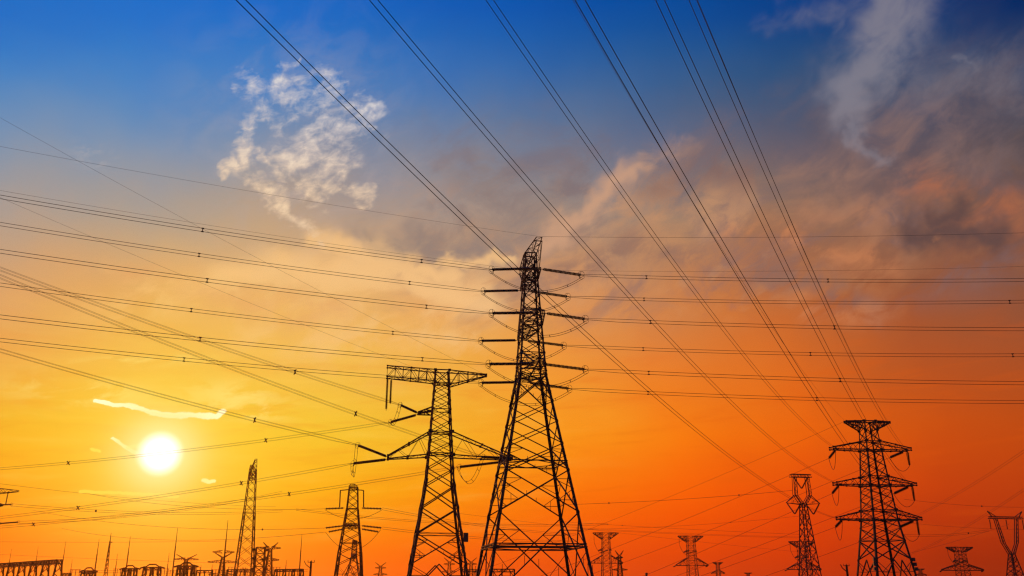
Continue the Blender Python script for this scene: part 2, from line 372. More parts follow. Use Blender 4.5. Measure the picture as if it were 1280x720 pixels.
# ------------------------------------------------------------------ lattice towers
def lerp(a, b, t): return a + (b - a) * t
def hw_at(prof, z):
    for (z0, h0), (z1, h1) in zip(prof[:-1], prof[1:]):
        if z <= z1: return lerp(h0, h1, (z - z0) / (z1 - z0))
    return prof[-1][1]
SG = [(1, 1), (-1, 1), (-1, -1), (1, -1)]
class Tower:
    def __init__(s, name, label, loc, yaw, group=None, cat='pylon', m=STEEL):
        s.o = thing(name, label, cat, loc, R(yaw), group); s.m = m
        s.M = Matrix.Translation(Vector(loc)) @ Matrix.Rotation(R(yaw), 4, 'Z'); s.I = s.M.inverted()
    def w(s, p): return s.M @ Vector(p)
    def l(s, p): return s.I @ Vector(p)
    def body(s, prof, zs, legw, brw, hz=(), dia=(), near=False, second=5.0, foot='portal', rings=()):
        s.prof = prof; top = prof[-1][0]
        for sx, sy in SG:
            mb = MB(); pts = [Vector((sx * h, sy * h, z)) for z, h in prof]
            for j in range(len(pts) - 1):
                wd = lerp(legw, legw * .45, prof[j][0] / top)
                if near: mb.ang(pts[j], pts[j + 1], wd, -sx, -sy)
                else: mb.bar(pts[j], pts[j + 1], wd)
            if near:
                for z in zs[1:-1]:
                    h = hw_at(prof, z); d = legw * .95
                    mb.cuboid((sx * (h - d * .55), sy * (h + .012), z), (d * 1.1, .025, d * 1.2)); mb.cuboid((sx * (h + .012), sy * (h - d * .55), z), (.025, d * 1.1, d * 1.2))
            lg = mb.build('leg', s.m, s.o)
            ft = MB(); ft.cuboid((sx * prof[0][1], sy * prof[0][1], .25), (legw * 3.2, legw * 3.2, .5)); ft.build('footing', CONC, lg)
        br = MB()
        for z0, z1 in zip(zs[:-1], zs[1:]):
            h0, h1 = hw_at(prof, z0), hw_at(prof, z1)
            for k in range(4):
                (ax, ay), (bx, by) = SG[k], SG[(k + 1) % 4]
                a0, b0 = Vector((ax * h0, ay * h0, z0)), Vector((bx * h0, by * h0, z0)); a1, b1 = Vector((ax * h1, ay * h1, z1)), Vector((bx * h1, by * h1, z1))
                w_ = brw * max(.5, min(1., (z1 - z0) / 3.6)) if near else brw * (1.0 if z1 - z0 > 3 else .8)
                if z0 == zs[0] and z1 - z0 > 3.5 and foot == 'portal':      # portal panel at the foot
                    mid = (a1 + b1) / 2; br.bar(a0, mid, w_); br.bar(b0, mid, w_)
                    for q0, c1 in ((a0, a1), (b0, b1)):
                        for t in (.35, .68):
                            m_ = q0.lerp(mid, t); br.bar(m_, q0.lerp(c1, t), brw * .5); br.bar(m_, q0.lerp(c1, min(1, t + .3)), brw * .5)
                else:
                    br.bar(a0, b1, w_); br.bar(b0, a1, w_)
                    if z1 - z0 > second:
                        c = (a0 * h1 + b1 * h0) / (h0 + h1)
                        for q0, leg0, leg1 in ((a0, a0, a1), (b0, b0, b1), (a1, a0, a1), (b1, b0, b1)):
                            m_ = q0.lerp(c, .5); t = (m_.z - z0) / (z1 - z0); e = leg0.lerp(leg1, t)
                            br.bar(m_, e, brw * .5)
                            q = leg0.lerp(leg1, (c.z - z0) / (z1 - z0)); br.bar(m_, q, brw * .5)
                        if near:
                            for t in (.30, .7):
                                m_ = a0.lerp(c, t); br.bar(m_, (m_.x, m_.y, m_.z + (c.z - m_.z) * .6), brw * .38)
                if z1 in hz: br.bar(a1, b1, brw * (.75 if near else 1))
            if z1 in dia:
                br.bar((h1, h1, z1), (-h1, -h1, z1), brw * .8); br.bar((-h1, h1, z1), (h1, -h1, z1), brw * .8)
        for z in rings:
            h = hw_at(prof, z)
            for k in range(4):
                (ax, ay), (bx, by) = SG[k], SG[(k + 1) % 4]; br.bar((ax * h, ay * h, z), (bx * h, by * h, z), brw)
            br.bar((h, 0, z), (0, h, z), brw * .7); br.bar((h, 0, z), (0, -h, z), brw * .7); br.bar((-h, 0, z), (0, h, z), brw * .7); br.bar((-h, 0, z), (0, -h, z), brw * .7)
        h = hw_at(prof, zs[-1])
        for k in range(4):
            (ax, ay), (bx, by) = SG[k], SG[(k + 1) % 4]; br.bar((ax * h, ay * h, zs[-1]), (bx * h, by * h, zs[-1]), brw)
        br.build('bracing', s.m, s.o)
    def arm(s, sg, Lx, zb, zt, tb, tt, tipw, nseg, cw, bw, name='crossarm', joint=0., light=False):
        # arm from the body (bottom zb, top zt) to a tip at distance Lx (bottom tb, top tt)
        hb, ht = hw_at(s.prof, zb), hw_at(s.prof, zt); mb = MB()
        def pt(t, up, sd):
            if up: return Vector((sg * lerp(ht, Lx, t), sd * lerp(ht, tipw, t), lerp(zt, tt, t)))
            return Vector((sg * lerp(hb, Lx, t), sd * lerp(hb, tipw, t), lerp(zb, tb, t)))
        for up in (0, 1):
            for sd in (-1, 1): mb.bar(pt(0, up, sd), pt(1, up, sd), cw)
        for i in range(nseg):
            t0, t1 = i / nseg, (i + 1) / nseg; e = i % 2
            for up in (0, 1): mb.bar(pt(t0, up, -1 if e else 1), pt(t1, up, 1 if e else -1), bw)
            for sd in (-1, 1):
                mb.bar(pt(t0, e, sd), pt(t1, 1 - e, sd), bw)
                if not light: mb.bar(pt(t1, 0, sd), pt(t1, 1, sd), bw)
            mb.bar(pt(t1, 0, -1), pt(t1, 0, 1), bw); mb.bar(pt(t1, 1, -1), pt(t1, 1, 1), bw)
        if joint:
            for t in (0, .5, 1):
                for sd in (-1, 1):
                    for up in (0, 1): mb.cuboid(pt(t, up, sd), (joint * (1.7 if t == 0 else 1), .05, joint * (1.5 if t == 0 else 1)))
        mb.build(name, s.m, s.o)
    def ins(s, p, q, r, double=True, rings=False, sep=.22, pitch=.17):   # insulator string between two world points
        p, q = s.l(p), s.l(q); d = (q - p).normalized(); side = d.cross(Vector((0, 0, 1)))
        if side.length < .1: side = Vector((0, 1, 0))
        side.normalize(); up = side.cross(d); a, b = p.lerp(q, .07), p.lerp(q, .95); mb = MB()
        off = (side * .6 + up * .8) * sep if double else Vector((0, 0, 0))
        mb.string(a + off, b + off, r, 8, pitch)
        if double: mb.string(a - off, b - off, r, 8, pitch)
        o = mb.build('insulator_string', CERAM, s.o)
        for c, n_, e in ((a, p, -1), (b, q, 1)):
            y = MB(); y.bar(c, n_, .09)
            y.bar(c - off * 1.3, c + off * 1.3, .10, .14) if double else y.bar(c - d * .06, c + d * .06, .16)
            y.build('yoke_plate', STEEL, o)
        if rings:
            g = MB(); g.ring(b + up * .1 + d * .1, side, .42, .025); g.ring(b - up * .25 + d * .25, side, .34, .022); g.bar(b, b + up * .5, .04); g.bar(b, b - up * .55, .04); g.build('grading_ring', STEEL, o)
    def loop(s, p, q, sag, r, twin=.2, n=18, via=None):                  # slack jumper between two string ends
        p, q = s.l(p), s.l(q); mb = MB(); d = (q - p); sd = d.cross(Vector((0, 0, 1))).normalized() * twin
        for k in ((-1, 1) if twin else (0,)):
            pts = [p.lerp(q, t / n) + sd * k - Vector((0, 0, 4 * sag * (t / n) * (1 - t / n) + k * twin * .9)) for t in range(n + 1)]
            mb.tube(pts, r, 5)
        if twin:
            for t in (3, 7, n - 7, n - 3):
                c = p.lerp(q, t / n) - Vector((0, 0, 4 * sag * (t / n) * (1 - t / n))); mb.bar(c - sd - Vector((0, 0, -twin)), c + sd - Vector((0, 0, twin)), .06)
        mb.build('jumper_cable', CABLE, s.o)

# ------------------------------------------------------------------ cables
def dirv(x, y): v = Vector((x, y, 0)); return v.normalized()
def meet(E, dl, px, py):                # where the upright plane through E along dl meets a sight line
    d = ray(px, py); rx, ry = d.x, d.y
    det = -dl.x * ry + dl.y * rx
    t = (E.x * ry - E.y * rx) / det     # E + t*dl is parallel to (rx, ry)
    x, y = E.x + dl.x * t, E.y + dl.y * t
    return t, EYE + d.z * math.hypot(x, y) / math.hypot(rx, ry)
def cable(label, E, dl, through, length, r, offs, spacers=(), k=1 / 1100., group=None, start=0., name='power_cable', x_spacer=False, sc=.06):
    """catenary leaving E along dl, passing the sight line `through`; offs are (sideways, up) offsets of each wire."""
    E = Vector(E); t, z = meet(E, dl, *through); m = (z - E.z - .5 * k * t * t) / t
    f = lambda s_: E + dl * s_ + Vector((0, 0, m * s_ + .5 * k * s_ * s_))
    o = thing(name, label, 'power line', E, 0, group); side = Vector((-dl.y, dl.x, 0))
    n_ = max(12, int(length / 4)); sv = [start + (length - start) * i / n_ for i in range(n_ + 1)]
    for a, b in offs:
        mb = MB()
        mb.tube([f(s_) - E + (side * a + Vector((0, 0, b))) * min(1, .35 + s_ / 6 if start == 0 else 1) for s_ in sv], r, 5)
        mb.build('wire', CABLE, o)
    for px, py in spacers:
        t, _ = meet(E, dl, px, py); c = f(t) - E; mb = MB()
        if x_spacer:
            h = max(abs(a) for a, b in offs) * 1.7; mb.bar(c + side * h + Vector((0, 0, h)), c - side * h - Vector((0, 0, h)), sc); mb.bar(c - side * h + Vector((0, 0, h)), c + side * h - Vector((0, 0, h)), sc)
            mb.cuboid(c, (.18, .18, .18))
        else:
            (a0, b0), (a1, b1) = offs[0], offs[-1]; p, q = c + side * a0 + Vector((0, 0, b0)), c + side * a1 + Vector((0, 0, b1)); d = (q - p) * .14
            mb.bar(p - d, q + d, sc, sc * 1.6)
            for z_ in (p, q): mb.bar(z_ - dl * .14, z_ + dl * .14, sc * 1.8)
        mb.build('spacer', STEEL, o)
    return f
VT = [(0, .2), (0, -.2)]
QD = [(.22, .22), (-.22, .22), (.22, -.22), (-.22, -.22)]

# ================================================================== tallest pylon (middle)
D1 = 120.; z1 = lambda py: zof(py, D1)
T1 = Tower('lattice_pylon', 'tallest black lattice pylon, in the middle, with insulators out to both sides', (2.55, D1, 0), -80.5)
pr1 = [(0, 6.95), (29.0, 1.86), (36, 1.40), (42.8, .98), (46.6, .82)]
zs1 = [0, z1(643), z1(591), z1(558), z1(530), z1(505), 29.0, 30.5, 32.0, 34, 35.9, 37.1, 38.3, 40.2, 41.6, 42.8, 43.9, 45.2, 46.6]
T1.body(pr1, zs1, .36, .145, hz=(29.0, 30.5, 32, 35.9, 38.3, 42.8), dia=(29.0, 35.9, 42.8), near=True, second=3.3, foot='x', rings=(z1(682), z1(580), z1(685.5)))
for sg in (1, -1):
    T1.arm(sg, 6.8, 42.9, 46.6, 46.1, 46.6, .38, 4, .10, .05, 'earth_wire_arm', light=True)
    T1.arm(sg, 4.8, 42.7, 43.9, 42.7, 43.0, .55, 3, .13, .06, light=True)
    T1.arm(sg, 7.0, 35.9, 38.2, 35.9, 36.2, .6, 4, .14, .065, light=True)
    T1.arm(sg, 5.6, 29.4, 32.0, 29.4, 29.7, .6, 3, .15, .07, light=True)
dL, dR = dirv(-.88, -.47), dirv(.986, -.165)
left1 = {(1, 1): ((613, 337), (0, 246), [(253, 289.5), (527, 327)]), (-1, 1): ((603, 364), (65, 290.5), [(249, 317), (512, 353)]),
         (1, 2): ((613, 391.5), (0, 314), [(259, 350), (533, 383)]), (-1, 2): ((600, 426), (110, 371), [(239, 388.5), (491, 417)]),
         (1, 3): ((609, 455), (0, 396), [(250, 425), (528, 449.5)]), (-1, 3): ((600, 478.5), (0, 425), [(230, 450)])}
right1 = {(1, 1): ((728, 344), (1280, 350), [(808, 346.5), (1035, 350.3)]), (-1, 1): ((711, 371), (1280, 377), [(805, 373.5), (1262, 376.5)]),
          (1, 2): ((733, 399), (1280, 411.5), [(813, 402.5), (1043, 409.3)]), (-1, 2): ((706, 432), (1280, 444), [(804, 436), (1013, 442.3), (1266, 444)]),
          (1, 3): ((733, 462), (1280, 479), [(811, 466), (1050, 475)]), (-1, 3): ((713, 486), (1280, 502.5), [(810, 490.2), (1021, 498.3)])}
LV = {1: (4.8, 42.8), 2: (7.0, 35.9), 3: (5.6, 29.4)}
ORD = {(1, 1): 'highest', (-1, 1): 'second highest', (1, 2): 'third highest', (-1, 2): 'fourth highest', (1, 3): 'fifth highest', (-1, 3): 'lowest'}
for key in left1:
    sg, lv = key; Lx, z = LV[lv]; ends = []
    for sd, tab, dl, side in ((1, left1, dL, 'left'), (-1, right1, dR, 'right')):
        (ex, ey), thr, sp = tab[key]
        a = T1.w((sg * Lx, .55 * (1 if T1.w((0, 1, 0)).x < T1.w((0, 0, 0)).x else -1) * sd, z))
        d = ray(ex, ey); t, zz = meet(a, dl, ex, ey); E = Vector((a.x + dl.x * t, a.y + dl.y * t, zz))
        T1.ins(a, E, .155, True, True, .085); ends.append(E - Vector((0, 0, .35)))
        lab = {'left': ' twin cable running from the tallest pylon to the left edge', 'right': ' level twin cable from the tallest pylon to the right edge'}[side]
        cable(ORD[key] + lab, E, dl, thr, 240 if side == 'left' else 200, .029, VT, sp, 1 / 1000., 'twin cables left of the tallest pylon' if side == 'left' else 'twin cables right of the tallest pylon')
    T1.loop(ends[0], ends[1], 2.3, .03)
nt_, ft_ = T1.w((6.8, 0, 46.7)), T1.w((-6.8, 0, 46.7))
cable('faint single earth wire from the tip of the tallest pylon to the left edge', nt_, dL, (0, 183), 240, .012, [(0, 0)], k=1 / 1300., name='earth_wire')
cable('faint single earth wire from the tip of the tallest pylon to the right edge', nt_, dR, (1280, 291), 200, .016, [(0, 0)], k=1 / 1300., name='earth_wire')
cable('faint single earth wire just above the highest level cables on the right', ft_, dR, (1280, 333), 200, .014, [(0, 0)], k=1 / 1300., name='earth_wire')
cable('faint single earth wire hugging the highest twin cables left of the tallest pylon', ft_, dL, (0, 238), 240, .014, [(0, 0)], k=1 / 1300., name='earth_wire')

# ================================================================== T-headed angle pylon left of it
D2 = 163.; z2 = lambda py: zof(py, D2)
T2 = Tower('lattice_pylon', 'black angle pylon just left of the tallest, with flat T top and wide lower arms', (-12.9, D2, 0), 8.5)
ztop2 = z2(464)
pr2 = [(0, 5.55), (z2(600), 2.5), (z2(540), 1.95), (ztop2, 1.30)]
zs2 = [0, z2(706), z2(668), z2(636), z2(608), z2(587), z2(568), z2(553), z2(541), z2(526), z2(513), z2(502), z2(491), z2(480), ztop2]
T2.body(pr2, zs2, .42, .19, hz=(zs2[2], zs2[6], zs2[8], zs2[10], zs2[13]), dia=(zs2[6], zs2[8], zs2[13]), near=True, second=4.5)
T2.arm(-1, 10.0, z2(478), ztop2, z2(474), ztop2 + .5, .9, 6, .17, .08, joint=.3)
T2.arm(1, 8.2, z2(482), ztop2, z2(468.5), z2(466.5), .35, 4, .17, .08, joint=.3)
T2.arm(-1, 9.2, z2(570), z2(541), z2(575), z2(571), .7, 4, .2, .06, joint=.4, light=True)
T2.arm(1, 12.9, z2(570), z2(541), z2(573), z2(571), .9, 5, .2, .06, joint=.4, light=True)
T2.arm(-1, 4.2, z2(517), z2(511), z2(518.5), z2(516.5), .5, 2, .22, .12, 'string_bracket')
box = MB(); c = T2.l(P(586, 673, D2)); h = hw_at(pr2, c.z); box.cuboid((h + .45, -h, c.z), (.8, .5, 1.5)); box.build('warning_plate', PAINT, T2.o)
dN, dF = dirv(-.80, -.60), dirv(-.93, .36)
att = [T2.w((-4.2, -.4, z2(517.5))), T2.w((-9.2, -.5, z2(573))), T2.w((12.6, -.6, z2(572)))]
attF = [T2.w((-4.2, .4, z2(518.5))), T2.w((-9.2, .5, z2(575))), T2.w((12.6, .6, z2(574)))]
near2 = [((500, 506), (0, 336), [(369, 463)]), ((446, 556), (0, 438), [(318.5, 523.5)]), ((596, 566), (0, 345.5), [(445, 510.5)])]
far2 = [((487, 528), (0, 586), [(85, 581), (332, 554.5)]), ((440, 579.5), (0, 647), [(98, 631.5), (301, 610.5)]), ((572, 584), (0, 659), [(42, 654), (362, 610)])]
nm2 = ['upper of two quad cables slanting from the left edge to the T topped pylon', 'quad cable from the left edge to the left arm of the T topped pylon', 'lower of two quad cables slanting from the left edge behind the T topped pylon']
nf2 = ['quad cable crossing the sun from the left edge to the T topped pylon', 'quad cable running under the sun to the left arm of the T topped pylon', 'lowest quad cable passing over the slender pylon to the long right arm']
for i in range(3):
    ee = []
    for a, tab, dl, nm, kk in ((att[i], near2[i], dN, nm2[i], 1 / 1000.), (attF[i], far2[i], dF, nf2[i], 1 / 1500.)):
        (ex, ey), thr, sp = tab; t, zz = meet(a, dl, ex, ey)
        if i == 2 and dl is dN: E = a + dl * 6 - Vector((0, 0, .2))
        else: E = Vector((a.x + dl.x * t, a.y + dl.y * t, zz))
        T2.ins(a, E, .20, True, True, .10); ee.append(E)
        cable(nm, E, dl, thr, 210 if dl is dN else 330, .020 if dl is dN else .016, QD, sp, kk, 'quad cables of the T topped pylon', x_spacer=True, sc=.13)
    T2.loop(ee[0], ee[1], 3.6 if i != 0 else 1.5, .035, .22)
for xx, yy, yl in ((-9.9, -.8, 516), (-9.2, .8, 506)):
    a = T2.w((xx, yy, z2(474))); b = Vector((a.x, a.y, z2(yl))); T2.ins(a, b, .23, False)
cable('upper single earth wire falling from the left edge to the T top right tip', T2.w((8.2, 0, z2(467))), dirv(-.78, -.62), (0, 147), 200, .015, [(0, 0)], k=1 / 1300., name='earth_wire')
cable('lower single earth wire falling from the left edge to the middle of the T top', T2.w((-4.5, 0, ztop2 + .3)), dN, (28, 259), 200, .015, [(0, 0)], k=1 / 1300., name='earth_wire')

# ================================================================== double-circuit pylon on the right
D3 = 200.; z3 = lambda py: zof(py, D3)
T3 = Tower('lattice_pylon', 'black three armed pylon on the right under the long overhead cables', (78.9, D3, 0), 7)
pr3 = [(0, 4.95), (z3(650), 2.85), (z3(563), 1.75), (z3(527), 1.32)]
zs3 = [0, z3(700), z3(676), z3(660), z3(650), z3(638), z3(625), z3(615), z3(607), z3(596), z3(584), z3(573), z3(563), z3(552), z3(540), z3(527)]
T3.body(pr3, zs3, .42, .2, hz=(zs3[2], zs3[4], zs3[5], zs3[8], zs3[9], zs3[12], zs3[13]), dia=(zs3[4], zs3[8], zs3[12]), near=True, second=4.)
for sg in (-1, 1): T3.arm(sg, 5.1, z3(538), z3(527), z3(528.5), z3(527), .5, 5, .2, .12, joint=.35)
hl = ['left', 'right']; tips3 = {}
lv3 = [(563, 552, 9.0), (607, 596, 9.1), (650, 638, 9.2)]
for zb, zt, Lx in lv3:
    for sg in (-1, 1):
        T3.arm(sg, Lx, z3(zb), z3(zt), z3(zb - .5), z3(zb - 3.2), .9, 5, .19, .075, joint=.38, light=True)
        tips3[(sg, zb)] = T3.w((sg * (Lx - 1.0), -.7, z3(zb)))
dA = dirv(-72, -164); dB = dirv(-.80, .60)
# overhead cables towards the camera: (pixel they pass on the upper edge)
Atab = {(-1, 563): ((612, 0), 'third overhead twin cable from the left, reaching the top left arm'), (-1, 607): ((467, 0), 'second overhead twin cable from the left, reaching the middle left arm'),
        (-1, 650): ((301, 0), 'leftmost of the six overhead twin cables, passing in front of the tallest pylon'), (1, 563): ((866, 0), 'rightmost of the six overhead twin cables, reaching the top right arm'),
        (1, 607): ((825, 0), 'fifth overhead twin cable from the left, reaching the middle right arm'), (1, 650): ((725, 0), 'fourth overhead twin cable from the left, reaching the lowest right arm')}
Gtab = {(-1, 563): ((1036, 573), (800, 672)), (-1, 607): ((1040, 617), (880, 688)), (-1, 650): ((1044, 659), (960, 690)),
        (1, 563): ((1112, 572), (1020, 610)), (1, 607): ((1117, 617), (1020, 655)), (1, 650): ((1124, 659), (1035, 692))}
gl = {(-1, 563): 'twin cable sloping down left from the top left arm of the right hand pylon', (-1, 607): 'twin cable sloping down left from the middle left arm of the right hand pylon', (-1, 650): 'twin cable sloping down left from the lowest left arm of the right hand pylon',
      (1, 563): 'twin cable sloping away behind the right hand pylon from its top right arm', (1, 607): 'twin cable sloping away behind the right hand pylon from its middle right arm', (1, 650): 'twin cable sloping away behind the right hand pylon from its lowest right arm'}
for key, a in tips3.items():
    sg, zb = key; thr, lab = Atab[key]
    far_ = ray(*thr); zz = {563: 35., 607: 31., 650: 27.}[zb]; q = far_ * ((zz - EYE) / far_.z); dA = dirv(q.x - a.x, q.y - a.y)
    E = a + dA * 3.6 - Vector((0, 0, .25)); T3.ins(a, E, .15, True, False, .10)
    cable(lab, E, dA, thr, 330, .023, [(.21, 0), (-.21, 0)], (), 1 / 900., 'overhead twin cables reaching the right hand pylon')
    aF = a + Vector((0, 1.4, 0)); (ex, ey), thr2 = Gtab[key]; t, zz = meet(aF, dB, ex, ey)
    E2 = Vector((aF.x + dB.x * t, aF.y + dB.y * t, zz)) if 1.5 < t < 7 else aF + dB * 3.4 - Vector((0, 0, 1.4))
    T3.ins(aF, E2, .27, True, False, .14)
    cable(gl[key], E2, dB, thr2, 300, .017, [(.21, 0), (-.21, 0)], (), 1 / 1500., 'twin cables sloping away from the right hand pylon')
    if sg > 0:
        tp = T3.w((9.0, .6, z3(zb))); bt = tp - Vector((0, 0, 3.1)); T3.ins(tp, bt, .28, False)
        T3.loop(E2, bt, 2.0, .05, 0); T3.loop(bt, E, .8, .05, 0)
    else: T3.loop(E2, E, 3.4, .05, 0)
def gdir(x, px, z): a = T3.w((x, 0, 0)); f_ = ray(px, 0); q = f_ * ((z - EYE) / f_.z); return dirv(q.x - a.x, q.y - a.y)
G1d, G2d = gdir(-5.1, 716, 38.), gdir(5.1, 872, 38.)
cable('thin earth wire close beside the fourth overhead cable, left of it', T3.w((-5.1, 0, z3(527))), G1d, (716, 0), 330, .014, [(0, 0)], k=1 / 1100., name='earth_wire')
cable('thin earth wire right of all overhead cables, reaching the top of the right pylon', T3.w((5.1, 0, z3(527))), G2d, (872, 0), 330, .014, [(0, 0)], k=1 / 1100., name='earth_wire')
cable('thin earth wire sloping down left from the T top of the right hand pylon', T3.w((-5.1, 0, z3(527))), dB, (985, 558), 300, .025, [(0, 0)], k=1 / 1500., name='earth_wire')
for sd in (-1, 1):      # signal boxes on the legs near the foot
    mb = MB()
    for q in range(3):
        c = z3(700) - q * .95; h = hw_at(pr3, c); mb.cuboid((sd * (h + .35), -h, c), (.55, .5, .7))
    mb.build('equipment_box', PAINT, T3.o)

# ================================================================== window-headed pylons
def cathead(label, base, yaw, H, hw0, hwW, zW, armL, armH, beamL, bw, V=True, horns=0.):
    t = Tower('lattice_pylon', label, base, yaw); pr = [(0, hw0), (zW, hwW)]
    n_ = 8; zs = [zW * (1 - (1 - i / n_) ** 1.35) for i in range(n_ + 1)]; t.body(pr, zs, bw * 1.5, bw * .8, hz=(zs[3], zs[6]), second=99)
    hd = MB(); top = H - .9
    for sg in (-1, 1):                  # the two flaring uprights of the head
        lo = Vector((sg * hwW, 0, zW)); kn = Vector((sg * armL * .42, 0, lerp(zW, H, .28))); tp = Vector((sg * beamL * .62, 0, top))
        for a, b in ((lo, kn), (kn, tp)):
            for dy in (-hwW, hwW):
                hd.bar(a + Vector((-.5, dy * .8, 0)), b + Vector((-.5, dy * .6, 0)), bw); hd.bar(a + Vector((.5, dy * .8, 0)), b + Vector((.5, dy * .6, 0)), bw)
            for q in range(6):
                e = 1 if q % 2 else -1; hd.bar(a.lerp(b, q / 6) + Vector((.5 * e, -hwW * .7, 0)), a.lerp(b, (q + 1) / 6) + Vector((-.5 * e, -hwW * .7, 0)), bw * .6)
    hd.build('head_frame', t.m, t.o)
    be = MB()
    for z_, e in ((top, beamL), (H, beamL * .97)):
        for dy in (-.6, .6): be.bar((-e, dy, z_), (e, dy, z_), bw)
    for q in range(12):
        a, b = lerp(-beamL, beamL, q / 12), lerp(-beamL, beamL, (q + 1) / 12); e = q % 2
        for dy in (-.6, .6): be.bar((a, dy, H if e else top), (b, dy, top if e else H), bw * .6)
    if horns:
        for sg in (-1, 1): be.bar((sg * beamL * .8, 0, H), (sg * beamL * 1.02, 0, H + horns), bw * 1.3); be.bar((sg * beamL * .55, 0, H), (sg * beamL * 1.02, 0, H + horns), bw)
    be.build('top_beam', t.m, t.o)
    if armL > beamL * .9 and not horns:
        for sg in (-1, 1):
            am = MB(); tip = Vector((sg * armL, 0, armH))
            for dy in (-hwW, hwW):
                am.bar((sg * hwW, dy, zW - .4), tip, bw); am.bar((sg * armL * .42, dy, lerp(zW, H, .28)), tip, bw)
                am.bar((sg * armL * .6, dy * .7, lerp(zW, armH, .5)), (sg * armL * .6, dy * .6, armH + .8), bw * .7)
            am.build('crossarm', t.m, t.o)
    return t
base = P(1005, 640, 290.); base.z = 0
T4 = cathead('slim pylon with a window head just left of the three armed right pylon', base, 14, zof(593, 290), 2.7, .75, zof(629, 290), 5.9, zof(629, 290), 3.6, .17)
def vee(t, x0, x1, zt, zb, r=.28):
    for x in (x0, x1): t.ins(t.w((x, 0, zt)), t.w(((x0 + x1) / 2, 0, zb)), r, False, pitch=.3)
vee(T4, -2.4, 2.4, zof(597, 290), zof(611, 290)); vee(T4, -5.7, -.8, zof(629, 290), zof(643, 290)); vee(T4, 5.7, .8, zof(629, 290), zof(643, 290))
base = P(1260, 665, 445.); base.z = 0
T12 = cathead('dark portal headed pylon with two horns at the right edge of the photo', base, 12, zof(646, 445), 3.8, .95, zof(692, 445), 8.5, 0, 9.3, .27, horns=2.6)
for x in (-9, 0, 9): T12.ins(T12.w((x, 0, zof(649, 445))), T12.w((x, 0, zof(662, 445))), .3, False, pitch=.5)

# ================================================================== slender pylons seen edge-on
D6 = 300.; z6 = lambda py: zof(py, D6); b6 = P(304.5, 720, D6); b6.z = 0
T6 = Tower('lattice_pylon', 'tall slender pylon right of the sun with a slanted pointed tip', b6, 96, m=GLARE_STEEL)
p6 = [(0, 2.9), (z6(640), 1.6), (z6(587), 1.0)]; T6.body(p6, [0] + [z6(y) for y in (709, 695, 681, 667, 654, 641, 629, 618, 608, 598, 587)], .27, .11, hz=(z6(641), z6(587)), second=99)
T6.arm(1, 4.0, z6(596), z6(587), z6(587) + 3.6, z6(587) + 4.0, .3, 3, .16, .09, 'earth_wire_arm', light=True); T6.arm(-1, 4.0, z6(594), z6(587), z6(587) + .6, z6(587) + 1.0, .3, 3, .16, .10, 'earth_wire_arm', light=True)
for q in (-1, 1): T6.arm(q, 3.5, z6(600), z6(591), z6(598), z6(596), .4, 2, .18, .12, light=True)

D7 = 327.; z7 = lambda py: zof(py, D7); b7_ = P(436, 720, D7); b7_.z = 0
T7 = Tower('lattice_pylon', 'squat pylon below the left arm of the T topped pylon', b7_, 95, m=GLARE_STEEL)
p7 = [(0, 4.9), (z7(690), 3.7), (z7(636), 1.9), (z7(609), 1.45)]; zz7 = [0] + [z7(y) for y in (706, 692, 679, 667, 657, 647, 636, 627, 618, 609)]
T7.body(p7, zz7, .42, .19, hz=(zz7[3], zz7[5], zz7[7]), dia=(zz7[5], zz7[7]), second=99)
for q in (-1, 1):
    T7.arm(q, 5, z7(613), z7(608), z7(610), z7(607), .6, 2, .17, .10, light=True); T7.arm(q, 5.5, z7(660), z7(654), z7(660), z7(658), .6, 3, .2, .12, light=True)
def side_bar(px0, px1, y0, y1): return P(px0, y0, D7), P(px1, y1, D7)
for sg, pts in ((-1, (431, 406)), (1, (451, 478))):
    for ya, yb, x_ in ((635, 636, 0), (657, 660, 0), (661, 665, 4)):
        a, b = side_bar(pts[0], pts[1] - sg * x_, ya, yb); T7.ins(a, b, .40, False, False, pitch=.5)
    mb = MB(); k = T7.l(P(440 + sg * 14.5, 613, D7)); mb.bar(T7.l(P(440 + sg * 4, 612, D7)), k, .3); mb.bar(k, T7.l(P(440 + sg * (14.5 + (1 if sg < 0 else 0)), 634, D7)), .35); mb.build('jumper_support', CERAM, T7.o)
T7.loop(P(406, 637, D7), P(478, 637, D7), 3.2, .07, 0); T7.loop(P(407, 665, D7), P(476, 662, D7), 6.5, .07, 0)

